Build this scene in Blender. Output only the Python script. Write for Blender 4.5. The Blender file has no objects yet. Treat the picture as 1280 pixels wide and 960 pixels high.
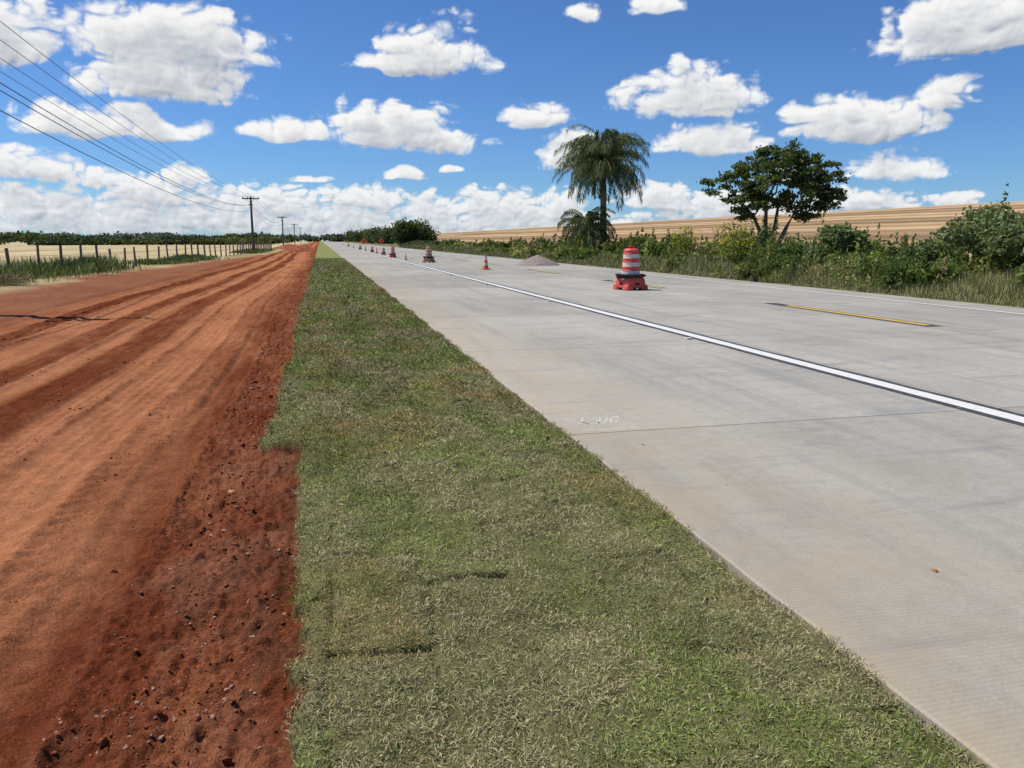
import bpy, bmesh, math, random, time
import numpy as np
from mathutils import Vector
random.seed(7); rng=np.random.default_rng(11)
T0=time.time()
scene=bpy.context.scene
scene.view_settings.view_transform='Standard'
scene.view_settings.look='None'
scene.view_settings.exposure=0

# ---------------------------------------------------------------- helpers
def vnoise(x,y,seed=0):
    x=np.asarray(x,float); y=np.asarray(y,float)
    xi=np.floor(x).astype(np.int64); yi=np.floor(y).astype(np.int64)
    fx=x-xi; fy=y-yi
    fx=fx*fx*(3-2*fx); fy=fy*fy*(3-2*fy)
    def h(a,b):
        v=(a*374761393+b*668265263+seed*144269504)&0xffffffff
        v=((v^(v>>13))*1274126177)&0xffffffff
        return ((v^(v>>16))&0xffffff)/float(0xffffff)
    return (h(xi,yi)*(1-fx)+h(xi+1,yi)*fx)*(1-fy)+(h(xi,yi+1)*(1-fx)+h(xi+1,yi+1)*fx)*fy
def fbm(x,y,oct=4,seed=0):
    s=0;a=.5;t=0
    for i in range(oct):
        s=s+a*vnoise(x*2**i,y*2**i,seed+i*17); t+=a; a*=.5
    return s/t
def billow(x,y,oct=4,seed=0,g=.5):
    s=0;a=.5;t=0
    for i in range(oct):
        s=s+a*np.abs(2*vnoise(x*2.1**i+i*3.7,y*2.1**i,seed+i*17)-1); t+=a; a*=g
    return s/t
def sstep(a,b,x):
    t=np.clip((x-a)/(b-a),0,1); return t*t*(3-2*t)
def lerp(a,b,t):
    return a+(b-a)*t
def obj_np(name,V,F,mats,col=None,smooth=False,attrs=None,midx=None):
    V=np.asarray(V,dtype=np.float32); F=np.asarray(F,dtype=np.int32)
    me=bpy.data.meshes.new(name)
    me.vertices.add(len(V)); me.vertices.foreach_set('co',V.ravel())
    k=F.shape[1]
    me.loops.add(F.size); me.loops.foreach_set('vertex_index',F.ravel())
    me.polygons.add(len(F)); me.polygons.foreach_set('loop_start',np.arange(0,F.size,k,dtype=np.int32))
    try: me.polygons.foreach_set('loop_total',np.full(len(F),k,dtype=np.int32))
    except Exception: pass
    if midx is not None: me.polygons.foreach_set('material_index',np.asarray(midx,dtype=np.int32))
    me.update(calc_edges=True)
    if smooth: me.polygons.foreach_set('use_smooth',np.ones(len(F),dtype=bool))
    else: me.polygons.foreach_set('use_smooth',np.zeros(len(F),dtype=bool))
    if col is not None:
        c=np.ones((len(V),4),dtype=np.float32); c[:,:3]=col
        a=me.color_attributes.new('Col','FLOAT_COLOR','POINT'); a.data.foreach_set('color',c.ravel())
    if attrs:
        for n,v in attrs.items():
            a=me.attributes.new(n,'FLOAT','POINT'); a.data.foreach_set('value',np.asarray(v,dtype=np.float32))
    for m in mats: me.materials.append(m)
    o=bpy.data.objects.new(name,me); scene.collection.objects.link(o)
    return o
class MB:
    """polygon mesh builder with per-face material"""
    def __init__(s): s.v=[];s.f=[];s.m=[]
    def tube(s,pts,rad,n=8,m=0,cap=True):
        pts=[Vector(p) for p in pts]; base=len(s.v)
        for i,p in enumerate(pts):
            d=(pts[min(i+1,len(pts)-1)]-pts[max(i-1,0)]).normalized()
            a=d.cross(Vector((0,0,1)) if abs(d.z)<.9 else Vector((1,0,0))).normalized(); b=d.cross(a)
            for k in range(n):
                t=2*math.pi*k/n
                s.v.append(tuple(p+(a*math.cos(t)+b*math.sin(t))*rad[i]))
        for i in range(len(pts)-1):
            for k in range(n):
                s.f.append((base+i*n+k,base+i*n+(k+1)%n,base+(i+1)*n+(k+1)%n,base+(i+1)*n+k)); s.m.append(m)
        if cap:
            s.f.append(tuple(base+k for k in range(n))[::-1]); s.m.append(m)
            s.f.append(tuple(base+(len(pts)-1)*n+k for k in range(n))); s.m.append(m)
    def lathe(s,prof,n=32,c=(0,0,0),m=None,sq=0.0):
        base=len(s.v)
        for r,z in prof:
            for k in range(n):
                t=2*math.pi*k/n
                q=1.0
                if sq: q=1/((abs(math.cos(t))**sq+abs(math.sin(t))**sq)**(1/sq))
                s.v.append((c[0]+r*q*math.cos(t),c[1]+r*q*math.sin(t),c[2]+z))
        for i in range(len(prof)-1):
            for k in range(n):
                s.f.append((base+i*n+k,base+i*n+(k+1)%n,base+(i+1)*n+(k+1)%n,base+(i+1)*n+k)); s.m.append(m[i] if m else 0)
        s.f.append(tuple(base+(len(prof)-1)*n+k for k in range(n))); s.m.append(m[-1] if m else 0)
    def box(s,c,d,m=0,j=0):
        b=len(s.v)
        for z in(-.5,.5):
            for x,y in((-.5,-.5),(.5,-.5),(.5,.5),(-.5,.5)):
                s.v.append((c[0]+x*d[0]+random.uniform(-j,j),c[1]+y*d[1]+random.uniform(-j,j),c[2]+z*d[2]))
        for f in((0,3,2,1),(4,5,6,7),(0,1,5,4),(1,2,6,5),(2,3,7,6),(3,0,4,7)):
            s.f.append(tuple(b+i for i in f)); s.m.append(m)
    def obj(s,name,mats,smooth=False,loc=(0,0,0),rot=0,parent=None):
        me=bpy.data.meshes.new(name); me.from_pydata(s.v,[],s.f); me.update()
        for m in mats: me.materials.append(m)
        me.polygons.foreach_set('material_index',s.m)
        if smooth:
            me.polygons.foreach_set('use_smooth',[len(p.vertices)==4 for p in me.polygons])
            try: me.set_sharp_from_angle(angle=math.radians(40))
            except Exception: pass
        o=bpy.data.objects.new(name,me); scene.collection.objects.link(o)
        o.location=loc; o.rotation_euler=(0,0,rot)
        if parent: o.parent=parent
        return o
def empty(name,loc=(0,0,0)):
    e=bpy.data.objects.new(name,None); e.empty_display_size=.3; e.location=loc; scene.collection.objects.link(e); return e

# ---------------------------------------------------------------- materials
class NT:
    def __init__(s,tree): s.t=tree; s.n=tree.nodes; s.l=tree.links
    def new(s,t,**k):
        n=s.n.new(t)
        for a,b in k.items(): setattr(n,a,b)
        return n
    def put(s,sock,v):
        if v is None: return
        if isinstance(v,bpy.types.NodeSocket): s.l.new(v,sock)
        else: sock.default_value=v
    def math(s,op,a,b=None,c=None,clamp=False):
        n=s.new('ShaderNodeMath',operation=op,use_clamp=clamp)
        s.put(n.inputs[0],a); s.put(n.inputs[1],b)
        if c is not None: s.put(n.inputs[2],c)
        return n.outputs[0]
    def vm(s,op,a,b=None):
        n=s.new('ShaderNodeVectorMath',operation=op)
        s.put(n.inputs[0],a); s.put(n.inputs[1],b)
        return n.outputs['Value'] if op in('DOT_PRODUCT','LENGTH') else n.outputs[0]
    def noise(s,vec,scale,detail=4,rough=.55,col=False,dims='3D'):
        n=s.new('ShaderNodeTexNoise',noise_dimensions=dims)
        s.put(n.inputs['Vector'],vec); n.inputs['Scale'].default_value=scale
        n.inputs['Detail'].default_value=detail; n.inputs['Roughness'].default_value=rough
        return n.outputs['Color' if col else 'Fac']
    def mapr(s,v,a,b,c,d,smooth=False):
        n=s.new('ShaderNodeMapRange'); n.clamp=True
        if smooth: n.interpolation_type='SMOOTHSTEP'
        s.put(n.inputs[0],v)
        for i,x in enumerate((a,b,c,d)): s.put(n.inputs[i+1],x)
        return n.outputs[0]
    def mix(s,f,a,b,bt='MIX'):
        n=s.new('ShaderNodeMix',data_type='RGBA',blend_type=bt)
        s.put(n.inputs[0],f)
        for i,x in((6,a),(7,b)):
            if isinstance(x,(tuple,list)) and len(x)==3: x=(*x,1)
            s.put(n.inputs[i],x)
        return n.outputs[2]
    def bump(s,h,strength,dist,normal=None):
        n=s.new('ShaderNodeBump'); n.inputs['Strength'].default_value=strength; n.inputs['Distance'].default_value=dist
        s.put(n.inputs['Height'],h)
        if normal: s.put(n.inputs['Normal'],normal)
        return n.outputs[0]
def material(name):
    m=bpy.data.materials.new(name); m.use_nodes=True; nt=NT(m.node_tree)
    b=m.node_tree.nodes['Principled BSDF']; b.inputs['Specular IOR Level'].default_value=.2
    return m,nt,b
def diffmat(name):
    m=bpy.data.materials.new(name); m.use_nodes=True; nt=NT(m.node_tree)
    nt.n.remove(nt.n['Principled BSDF']); d=nt.new('ShaderNodeBsdfDiffuse'); nt.l.new(d.outputs[0],nt.n['Material Output'].inputs[0])
    return m,nt,d
def pos(nt): return nt.new('ShaderNodeNewGeometry').outputs['Position']
def objc(nt): return nt.new('ShaderNodeTexCoord').outputs['Object']
def simple(name,c,rough=.7,var=.25,scale=6,spec=.2,bump=0,dirt=None):
    m,nt,b=material(name); p=objc(nt)
    f=nt.noise(p,scale,4)
    lo=tuple(x*(1-var) for x in c); hi=tuple(min(1,x*(1+var)) for x in c)
    col=nt.mix(nt.mapr(f,.3,.7,0,1),lo,hi)
    if dirt:
        col=nt.mix(nt.mapr(nt.noise(p,scale*2.3,5,.7),.48,.72,0,.75),col,dirt)
    nt.put(b.inputs['Base Color'],col); b.inputs['Roughness'].default_value=rough
    b.inputs['Specular IOR Level'].default_value=spec
    if bump: nt.put(b.inputs['Normal'],nt.bump(nt.noise(p,scale*6,3),.5,bump))
    return m
def leafmat(name,trans=.35):
    m=bpy.data.materials.new(name); m.use_nodes=True; nt=NT(m.node_tree)
    nt.n.remove(nt.n['Principled BSDF']); out=nt.n['Material Output']
    a=nt.new('ShaderNodeAttribute'); a.attribute_name='Col'
    b=nt.new('ShaderNodeBsdfDiffuse'); nt.put(b.inputs[0],a.outputs['Color'])
    g=nt.new('ShaderNodeBsdfGlossy'); g.inputs['Roughness'].default_value=.5; g.inputs[0].default_value=(.6,.6,.6,1)
    m0=nt.new('ShaderNodeMixShader'); m0.inputs[0].default_value=.035; nt.l.new(b.outputs[0],m0.inputs[1]); nt.l.new(g.outputs[0],m0.inputs[2])
    t=nt.new('ShaderNodeBsdfTranslucent')
    nt.put(t.inputs[0],nt.mix(1.0,a.outputs['Color'],(1.25,1.2,.6),'MULTIPLY'))
    mx=nt.new('ShaderNodeMixShader'); mx.inputs[0].default_value=trans
    nt.l.new(m0.outputs[0],mx.inputs[1]); nt.l.new(t.outputs[0],mx.inputs[2]); nt.l.new(mx.outputs[0],out.inputs[0])
    return m
M_leaf=leafmat('leaf_foliage')
m,nt,b=diffmat('grass_blade'); a=nt.new('ShaderNodeAttribute'); a.attribute_name='Col'; nt.put(b.inputs[0],a.outputs['Color']); M_grass=m
M_bark=simple('bark',(.13,.10,.075),.9,.4,5,bump=.02)
M_palmbark=simple('palm_bark',(.19,.17,.14),.9,.35,4,bump=.02)
M_wood=simple('weathered_wood',(.17,.13,.10),.9,.4,8)
M_pole=simple('pole_wood',(.10,.085,.07),.9,.3,3)
M_wire=simple('wire',(.03,.03,.035),.5,.1)
M_fwire=simple('galvanised_wire',(.22,.2,.19),.5,.2)
M_iron=simple('insulator',(.12,.10,.09),.4,.2)
M_rubber=simple('black_rubber',(.03,.028,.027),.8,.3,10,dirt=(.12,.07,.05))
M_red=simple('red_plastic',(.66,.085,.06),.5,.15,5,.35,dirt=(.48,.19,.12))
M_orange=simple('orange_plastic',(.75,.12,.02),.45,.12,5,.4,dirt=(.4,.16,.08))
M_refl=simple('white_reflective',(.68,.62,.57),.5,.08,5,.4,dirt=(.50,.33,.24))

# ---------------------------------------------------------------- terrain
ROAD_L=1.95; ROAD_R=16.3
def grass_edge(y):
    e=np.where(y<6.2,-.20,-.50)
    st=vnoise(np.floor(y/1.3)*7.7+.5,y*0+3.5,12)
    e=np.where(y>7.4,-.60+.22*st,e)
    e=np.where(y<6.2,e-.10*(vnoise(np.floor(y/.9)*3.7+.5,y*0+1.5,13)-.6),e)
    return e+.08*(fbm(y*2.2,y*0+3.3,3,5)-.5)+.07*(vnoise(y*9,y*0,8)-.5)
def track_x(x,y):
    return x+.08*np.sin(y*.33+.5)+.22*np.sin(y*.075)+.06*(fbm(y*.7,x*.2,2,14)-.5)
SW,SL=.42,.95
def sodcell(x,y):
    xx=(x-.05*np.sin(y*1.6)-.025*np.sin(y*4.1+1))/SW
    j=np.floor(xx)
    yy=(y+j*.43+.05*np.sin(x*4+j*2))/SL
    return xx,yy,j,np.floor(yy)
def seam(x,y):
    xx,yy,j,i=sodcell(x,y)
    d=np.abs(yy-np.round(yy))*SL
    k=vnoise(np.round(yy)*3.1+.5,j*7.3+.5,4)
    k=np.where(k>.62,1,.48)
    s1=k*(1-sstep(.002,.020,d+.022*(vnoise(x*14,y*14,15)-.4)))
    d2=np.abs(xx-np.round(xx))*SW
    k2=vnoise(i*5.1+.5,np.round(xx)*3.3+.5,9)
    s2=(1-sstep(.002,.015,d2+.022*(vnoise(x*14,y*14,16)-.4)))*np.where(k2>.8,.8,.42)
    return np.clip(np.maximum(s1,s2),0,1)
def piecev(x,y,seed=207):
    xx,yy,j,i=sodcell(x,y)
    return vnoise(j*5.3+.5,i*3.7+.5,seed)
def grass_z(x,y):
    z=.005+.07*(fbm(x*1.6+9,y*1.3,3,2)-.5)
    m=sstep(4.0,7,y)*(1-sstep(30,55,y))
    z=z+m*.36*(fbm(x*1.5,y*.95+4,2,6)-.42)*sstep(-.75,-.1,x)*(1-sstep(1.0,1.7,x))
    z=z+.028*(vnoise(x*8,y*8,3)-.5)+.028*(piecev(x,y,219)-.5)
    z=z-.026*seam(x,y)
    z=z-.02*sstep(1.6,1.9,x)
    return z
TRK=[(-1.02,.17),(-1.85,.30),(-2.42,.15),(-3.25,.20),(-4.45,.38),(-5.7,.25)]
TREAD=[(-2.85,.30),(-1.38,.15),(-3.78,.22),(-5.15,.25)]
def dirt_z(x,y):
    xt=track_x(x,y)
    near=1-sstep(30,80,y)
    z=-.06+.04*(fbm(x*.9,y*.5,3,21)-.5)
    rough=.050*(fbm(x*7,y*5,5,31)-.5)+.030*(.5-billow(x*9,y*8,3,33))+.020*(vnoise(x*48,y*42,34)-.5)+.016*(vnoise(x*26,y*24,36)-.5)
    loose=sstep(-1.0,-.75,xt)
    brk=sstep(.30,.62,fbm(x*.9,y*.30,3,35))
    flat=np.zeros_like(x)
    for c,w in TRK: flat=np.maximum(flat,1-sstep(w*.6,w*1.05,np.abs(xt-c)))
    flat=flat*(.55+.45*brk)
    z=z+rough*(1-flat*.85)*(.60+.75*loose)*near-.024*flat*near
    for c,w in TRK:
        z=z+.020*np.exp(-((np.abs(xt-c)-w-.03)/.035)**2)*near*(.1+1.1*vnoise(x*5,y*2,41))
    # fine longitudinal tyre grooves
    z=z+.006*np.sin(xt*2*math.pi/.11)*flat*near*vnoise(x*1.2,y*.4,46)
    ph=y*2*math.pi/.17
    for c,w in TREAD:
        z=z+.012*near*(1-sstep(w*.8,w,np.abs(xt-c)))*np.sin(ph+np.abs(xt-c)*14)*(.2+vnoise(x*1.5,y*.8,44))
    return z
def hill(x,y):
    t=np.clip((x-24)/96,0,1)
    return 8.7*t**1.08-np.clip(x-120,0,1e9)*.03+.9*t*(fbm(x*.012,y*.012,2,51)-.5)
def dirt_left(y):
    return -10.2+4.2*sstep(35,110,y)+1.2*(fbm(y*.15,y*0,3,61)-.5)
def gz(x,y):
    x=np.asarray(x,float); y=np.asarray(y,float)
    ge=grass_edge(y)
    zl=dirt_z(x,y)
    fieldm=1-sstep(-1.2,1.2,x-dirt_left(y))
    zl=zl*(1-fieldm)+fieldm*(-.02+.10*(fbm(x*.5,y*.4,3,71)-.3))
    g=sstep(-.015,.02,x-ge)
    z=zl*(1-g)+grass_z(x,y)*g
    z=np.where(x>ROAD_L-.02,-.12,z)
    zr=-.05+.12*(fbm(x*.6,y*.5,3,81)-.4)+hill(x,y)
    return np.where(x>ROAD_R,zr,z)
def grow(a,step,end,ratio):
    o=[a]
    while o[-1]<end:
        o.append(o[-1]+step); step*=ratio
    return o
xs=np.array([-v for v in grow(5.5,.04,900,1.06)[::-1]]+list(np.arange(-5.47,-2.6,.028))+list(np.arange(-2.6,-1.2,.018))+list(np.arange(-1.2,-.1,.011))+list(np.arange(-.1,1.95,.02))+[2.5,5,9,13,16.2]+grow(16.32,.15,900,1.07))
ys=np.array([-60,-30,-15,-8,-4,-2,-1,0]+list(np.arange(.5,4,.014))+[float(v) for v in grow(4.02,.016,1500,1.0082)])
X,Y=np.meshgrid(xs,ys); X=X.ravel(); Y=Y.ravel(); Z=gz(X,Y)
nx,ny=len(xs),len(ys)
ii=(np.arange(ny-1)[:,None]*nx+np.arange(nx-1)[None,:]).ravel()
F=np.stack([ii,ii+1,ii+1+nx,ii+nx],1)
print('terrain',nx,ny,nx*ny)
ge=grass_edge(Y)
xt=track_x(X,Y)
A=np.array
bright=A([.45,.185,.088]); dark=A([.165,.046,.020]); duller=A([.30,.135,.078])
br=np.zeros_like(X)+.12
br=np.maximum(br,(1-sstep(.4,1.15,np.abs(xt+1.9)))*.85)
br=np.maximum(br,(1-sstep(.22,.5,np.abs(xt+3.25)))*.9)
br=np.maximum(br,(1-sstep(.40,.75,np.abs(xt+4.45)))*.85)
br=np.maximum(br,(1-sstep(.25,.45,np.abs(xt+5.8)))*.6)
for c,w in TREAD[:1]+TREAD[2:]: br=br*(1-.85*(1-sstep(w*.7,w*1.35,np.abs(xt-c))))
for c,w in TREAD[1:2]: br=br*(1-.25*(1-sstep(w*.8,w*1.25,np.abs(xt-c))))
for c in(-2.15,-1.55,-3.02,-3.5,-4.1,-4.8): br=br*(1-.45*np.exp(-((xt-c)/.03)**2)*(fbm(X*.7,Y*.5,2,109+int(-c*10))>.45))
br=np.clip(br+.80*(fbm(X*2.0,Y*.5,5,111)-.5)+.5*(fbm(X*12,Y*2,3,113)-.5),0,1)
C=dark[None]*(1-br[:,None])+bright[None]*br[:,None]
pk=((fbm(X*3.1,Y*2.1,4,115)-.52)*4).clip(0,1)[:,None]*.30*sstep(-1.1,-.7,X)[:,None]
C=C*(1-pk)+A([.34,.17,.105])[None]*pk
dm=(sstep(-5.8,-7,X)*.8*(.6+.8*(fbm(X*.7,Y*.5,3,117)-.2)))[:,None].clip(0,1)
C=C*(1-dm)+duller[None]*dm
dd=(sstep(-.60,-.2,X)*(fbm(X*5,Y*3,3,121)>.46)*.5)[:,None]
C=C*(1-dd)+A([.10,.050,.030])[None]*dd
fl=(1-sstep(-1.0,1.0,X-dirt_left(Y)+1.6*(fbm(X*.8,Y*.6,3,123)-.5)))
stub=A([.54,.44,.25]); weed=A([.19,.20,.08])
fc=stub[None]*(.85+.3*fbm(X*.3,Y*.3,3,131))[:,None]
wk=((1-sstep(.5,2.2,np.abs(X-dirt_left(Y)+1.6)))*(fbm(X*.5,Y*.3,3,133)>.42)*.7)[:,None]
fc=fc*(1-wk)+weed[None]*wk
C=C*(1-fl[:,None])+fc*fl[:,None]
g=sstep(-.015,.01,X-ge)[:,None]
gcol=A([.17,.165,.070])[None]*(.7+.6*fbm(X*3,Y*3,3,141))[:,None]
gcol=gcol*(1-.65*seam(X,Y)[:,None])
gfar=A([.24,.255,.10])[None]*(.8+.4*fbm(X*2,Y*1,3,142))[:,None]
gf=sstep(8,30,Y)[:,None]; gcol=gcol*(1-gf)+gfar*gf
C=C*(1-g)+gcol*g
rr=(X>ROAD_R)
rc=A([.24,.22,.11])[None]*(.7+.6*fbm(X*.8,Y*.8,3,151))[:,None]
hf=sstep(26,33,X)[:,None]; hc=A([.44,.30,.17])[None]*(.75+.5*fbm(X*.05,Y*.02,4,153))[:,None]
rc=rc*(1-hf)+hc*hf
C=np.where(rr[:,None],rc,C)
field=np.where(rr,hf[:,0],np.where(X<0,fl*.35,0))
soil=np.where(X<ge,1-fl,0)
m,nt,b=diffmat('ground')
a=nt.new('ShaderNodeAttribute'); a.attribute_name='Col'
fa=nt.new('ShaderNodeAttribute'); fa.attribute_name='Field'
so=nt.new('ShaderNodeAttribute'); so.attribute_name='Soil'
p=pos(nt)
n1=nt.noise(p,9,4,.65); n2=nt.noise(p,80,4,.75)
k=nt.math('MULTIPLY',nt.mapr(n1,.3,.7,.74,1.22),nt.mapr(n2,.3,.7,.60,1.38))
col=nt.mix(1.0,a.outputs['Color'],k,'MULTIPLY')
pale=nt.math('MULTIPLY',nt.mapr(nt.noise(p,38,4,.75),.61,.69,0,.55),so.outputs['Fac'])
col=nt.mix(pale,col,(.46,.26,.17))
w=nt.new('ShaderNodeTexWave',bands_direction='X'); nt.put(w.inputs['Vector'],nt.vm('MULTIPLY',p,(1,.12,0)))
w.inputs['Scale'].default_value=.04; w.inputs['Distortion'].default_value=3.5; w.inputs['Detail'].default_value=2; w.inputs['Detail Scale'].default_value=.25
w2=nt.new('ShaderNodeTexWave',bands_direction='X'); nt.put(w2.inputs['Vector'],nt.vm('MULTIPLY',p,(1,.15,0)))
w2.inputs['Scale'].default_value=.013; w2.inputs['Distortion'].default_value=5; w2.inputs['Detail'].default_value=2; w2.inputs['Detail Scale'].default_value=.12
st=nt.mapr(w.outputs['Fac'],.25,.75,.74,1.12); st2=nt.mapr(w2.outputs['Fac'],.3,.7,.74,1.16)
stripe=nt.mix(1.0,nt.mix(1.0,col,st,'MULTIPLY'),st2,'MULTIPLY')
col=nt.mix(fa.outputs['Fac'],col,stripe)
nt.put(b.inputs[0],col)
bn=nt.bump(n2,1.0,.012); bn=nt.bump(nt.noise(p,26,3,.7),.7,.02,bn)
nt.put(b.inputs['Normal'],bn)
ground=obj_np('ground',np.stack([X,Y,Z],1),F,[m],C,True,{'Field':field,'Soil':soil})
def gz1(x,y): return float(gz(np.array([x]),np.array([y]))[0])

# ---------------------------------------------------------------- concrete road
m,nt,b=material('concrete_pavement'); p=pos(nt)
sep=nt.new('ShaderNodeSeparateXYZ'); nt.put(sep.inputs[0],p); px,py=sep.outputs[0],sep.outputs[1]
big=nt.noise(nt.vm('MULTIPLY',p,(1,.45,1)),.7,4,.6)
base=nt.mix(nt.mapr(big,.3,.7,0,1),(.365,.34,.285),(.475,.445,.38))
strk=nt.noise(nt.vm('MULTIPLY',p,(2.2,.16,1)),1.1,4,.6)
base=nt.mix(nt.mapr(strk,.50,.70,0,.6),base,(.285,.275,.25))
scr=nt.noise(nt.vm('MULTIPLY',p,(.5,2.6,1)),.9,4,.65)
base=nt.mix(nt.mapr(scr,.54,.67,0,.55),base,(.245,.25,.25))
fine=nt.noise(p,60,4,.8); base=nt.mix(1.0,base,nt.mapr(fine,.3,.7,.80,1.15),'MULTIPLY')
med=nt.noise(p,9,4,.75); base=nt.mix(1.0,base,nt.mapr(med,.3,.7,.88,1.09),'MULTIPLY')
edge=nt.math('MULTIPLY',nt.mapr(px,1.9,4.0,.75,0),nt.mapr(nt.noise(p,1.8,4,.65),.35,.65,.2,1))
base=nt.mix(edge,base,(.45,.36,.24))
spot=nt.mapr(med,.66,.73,0,.45); base=nt.mix(spot,base,(.22,.20,.185))
sl=nt.math('FLOOR',nt.math('DIVIDE',nt.math('ADD',py,-5.95+500),5.0))
sx=nt.math('ADD',nt.math('GREATER_THAN',px,6.32),nt.math('GREATER_THAN',px,10.9))
wn=nt.new('ShaderNodeTexWhiteNoise',noise_dimensions='2D'); cb=nt.new('ShaderNodeCombineXYZ'); nt.put(cb.inputs[0],sl); nt.put(cb.inputs[1],sx); nt.put(wn.inputs['Vector'],cb.outputs[0])
base=nt.mix(1.0,base,nt.mapr(wn.outputs['Value'],0,1,.87,1.06),'MULTIPLY')
fr=nt.math('ABSOLUTE',nt.math('SUBTRACT',nt.math('FRACT',nt.math('DIVIDE',nt.math('ADD',py,-5.95+500+2.5),5.0)),.5))
j1=nt.mapr(fr,.0009,.0026,.85,0)
j2=nt.mapr(nt.math('ABSOLUTE',nt.math('SUBTRACT',px,6.36)),.004,.010,.8,0)
j3=nt.mapr(nt.math('ABSOLUTE',nt.math('SUBTRACT',px,10.9)),.006,.02,.7,0)
jj=nt.math('MAXIMUM',nt.math('MAXIMUM',j1,j2),j3)
base=nt.mix(jj,base,(.09,.08,.07))
tine=nt.new('ShaderNodeTexWave',bands_direction='Y'); nt.put(tine.inputs['Vector'],p); tine.inputs['Scale'].default_value=12; tine.inputs['Distortion'].default_value=1.5
base=nt.mix(1.0,base,nt.mapr(tine.outputs['Fac'],0,1,.945,1.02),'MULTIPLY')
nt.put(b.inputs['Base Color'],base); b.inputs['Roughness'].default_value=.85
bn=nt.bump(fine,.6,.005); nt.put(b.inputs['Normal'],bn)
M_conc=m
yy=[-40]+list(np.arange(0,60,.15))+grow(60,1,1500,1.05)
nyv=len(yy); V=[]
for i,y in enumerate(yy):
    e=.016*(float(vnoise(y*2.3,0.2,3))-.5)
    for x,z in((ROAD_L+e,-.14),(ROAD_L+e,-.008),(ROAD_L+e+.012,0),(ROAD_R,0),(ROAD_R+.01,-.14)): V.append((x,y,z))
Fq=[]
for i in range(nyv-1):
    for k in range(4): a0=i*5+k; Fq.append((a0,a0+5,a0+6,a0+1)[::-1])
road=obj_np('concrete_road',V,Fq,[M_conc])
def paint(name,c,wear=.35,dirt=(.35,.32,.28),lo=.5,hi=.75,scale=14):
    m,nt,b=material(name); p=pos(nt)
    n=nt.noise(p,scale,5,.75)
    col=nt.mix(nt.mapr(n,lo,hi,0,min(1,wear*1.6)),c,dirt)
    nt.put(b.inputs['Base Color'],col); b.inputs['Roughness'].default_value=.6
    return m
M_white=paint('white_road_paint',(.76,.75,.71)); M_yellow=paint('yellow_road_paint',(.72,.47,.03)); M_black=paint('black_road_paint',(.055,.055,.057),.9,(.22,.21,.2))
def strip(name,x0,x1,y0,y1,z,mat,step=1.0,wob=.006,parent=None):
    n=max(2,int((y1-y0)/step)); ysx=np.linspace(y0,y1,n+1)
    V=[];
    for y in ysx:
        V+= [(x0+wob*(float(vnoise(y*1.7,1.1,7))-.5)*2,y,z),(x1+wob*(float(vnoise(y*1.9,5.1,8))-.5)*2,y,z)]
    o=obj_np(name,V,[(2*i,2*i+1,2*i+3,2*i+2) for i in range(n)],[mat])
    if parent: o.parent=parent
    return o
strip('road_edge_black_border',5.90,6.285,-20,900,.004,M_black,.5,.02)
strip('road_edge_line',5.98,6.18,-20,900,.008,M_white,.5)
strip('road_edge_line',14.80,14.93,-20,900,.008,M_white,.5)
dashes=empty('centre_dashes')
for y in list(np.arange(12.3,400,12.0)):
    strip('black_border',10.98,11.34,y-.2,y+5.4,.004,M_black,.3,.015,dashes)
    strip('yellow_dash',11.08,11.24,y,y+4.6,.008,M_yellow,.3,.006,dashes)
mb=MB()
for y in (11.5,19.5,27.5,35.5,43.5,51.5):
    mb.box((5.80,y,.012),(.10,.10,.022),0,.004); mb.box((5.80,y-.052,.012),(.07,.004,.014),1)
mb.obj('road_studs',[M_refl,M_red])
mb=MB()
def stroke(pts,w=.020):
    for a,c in zip(pts[:-1],pts[1:]):
        a=Vector((*a,.0015));c=Vector((*c,.0015)); d=(c-a).normalized(); n=Vector((-d.y,d.x,0))*w/2; bb=len(mb.v)
        mb.v+= [tuple(a-n),tuple(c-n),tuple(c+n),tuple(a+n)]; mb.f.append((bb,bb+1,bb+2,bb+3)); mb.m.append(0)
for k in range(4):
    x0=2.12+k*.12; th=0; pts=[]
    for i in range(14):
        th+=.55+.3*math.sin(i*1.3+k*2); pts.append((x0+.055*math.cos(th)+.006*i,6.38+.13*math.sin(th*.8+k)))
    stroke(pts,.016)
stroke([(2.10,6.06),(2.35,6.045),(2.62,6.05)],.022)
mb.obj('chalk_marking',[paint('chalk',(.66,.64,.58),1,(.45,.41,.34),.45,.62,40)])
print('road',time.time()-T0)
# ---------------------------------------------------------------- turf blades
def blades(name,bx,by,bz,L,W,lean,col,mat,az=None):
    n=len(bx); az=rng.uniform(0,2*np.pi,n) if az is None else az
    d=np.stack([np.cos(az)*np.sin(lean),np.sin(az)*np.sin(lean),np.cos(lean)],1)
    sd=np.stack([-np.sin(az),np.cos(az),np.zeros(n)],1)
    tw=rng.uniform(-.9,.9,n)[:,None]; sd=sd*np.cos(tw)+np.cross(d,sd)*np.sin(tw)
    b0=np.stack([bx,by,bz],1); mid=b0+d*(L*.5)[:,None]
    tip=b0+d*L[:,None]; tip[:,2]-=L*.18; tip[:,2]=np.maximum(tip[:,2],bz+.002)
    V=np.stack([b0,mid+sd*(W/2)[:,None],tip,mid-sd*(W/2)[:,None]],1).reshape(-1,3)
    F=np.arange(4*n).reshape(n,4)
    return obj_np(name,V,F,[mat],np.repeat(col,4,0))
N=500000
u=rng.random(N); y0,y1=1.25,70.
by=y0*(y1/y0)**u
bx=rng.uniform(-.85,1.96,N)
keep=bx>grass_edge(by)-.01
bx=bx[keep];by=by[keep]
sm=seam(bx,by)
keep=(rng.random(len(bx))>sm*.75); bx=bx[keep];by=by[keep]; sm=sm[keep]
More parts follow.
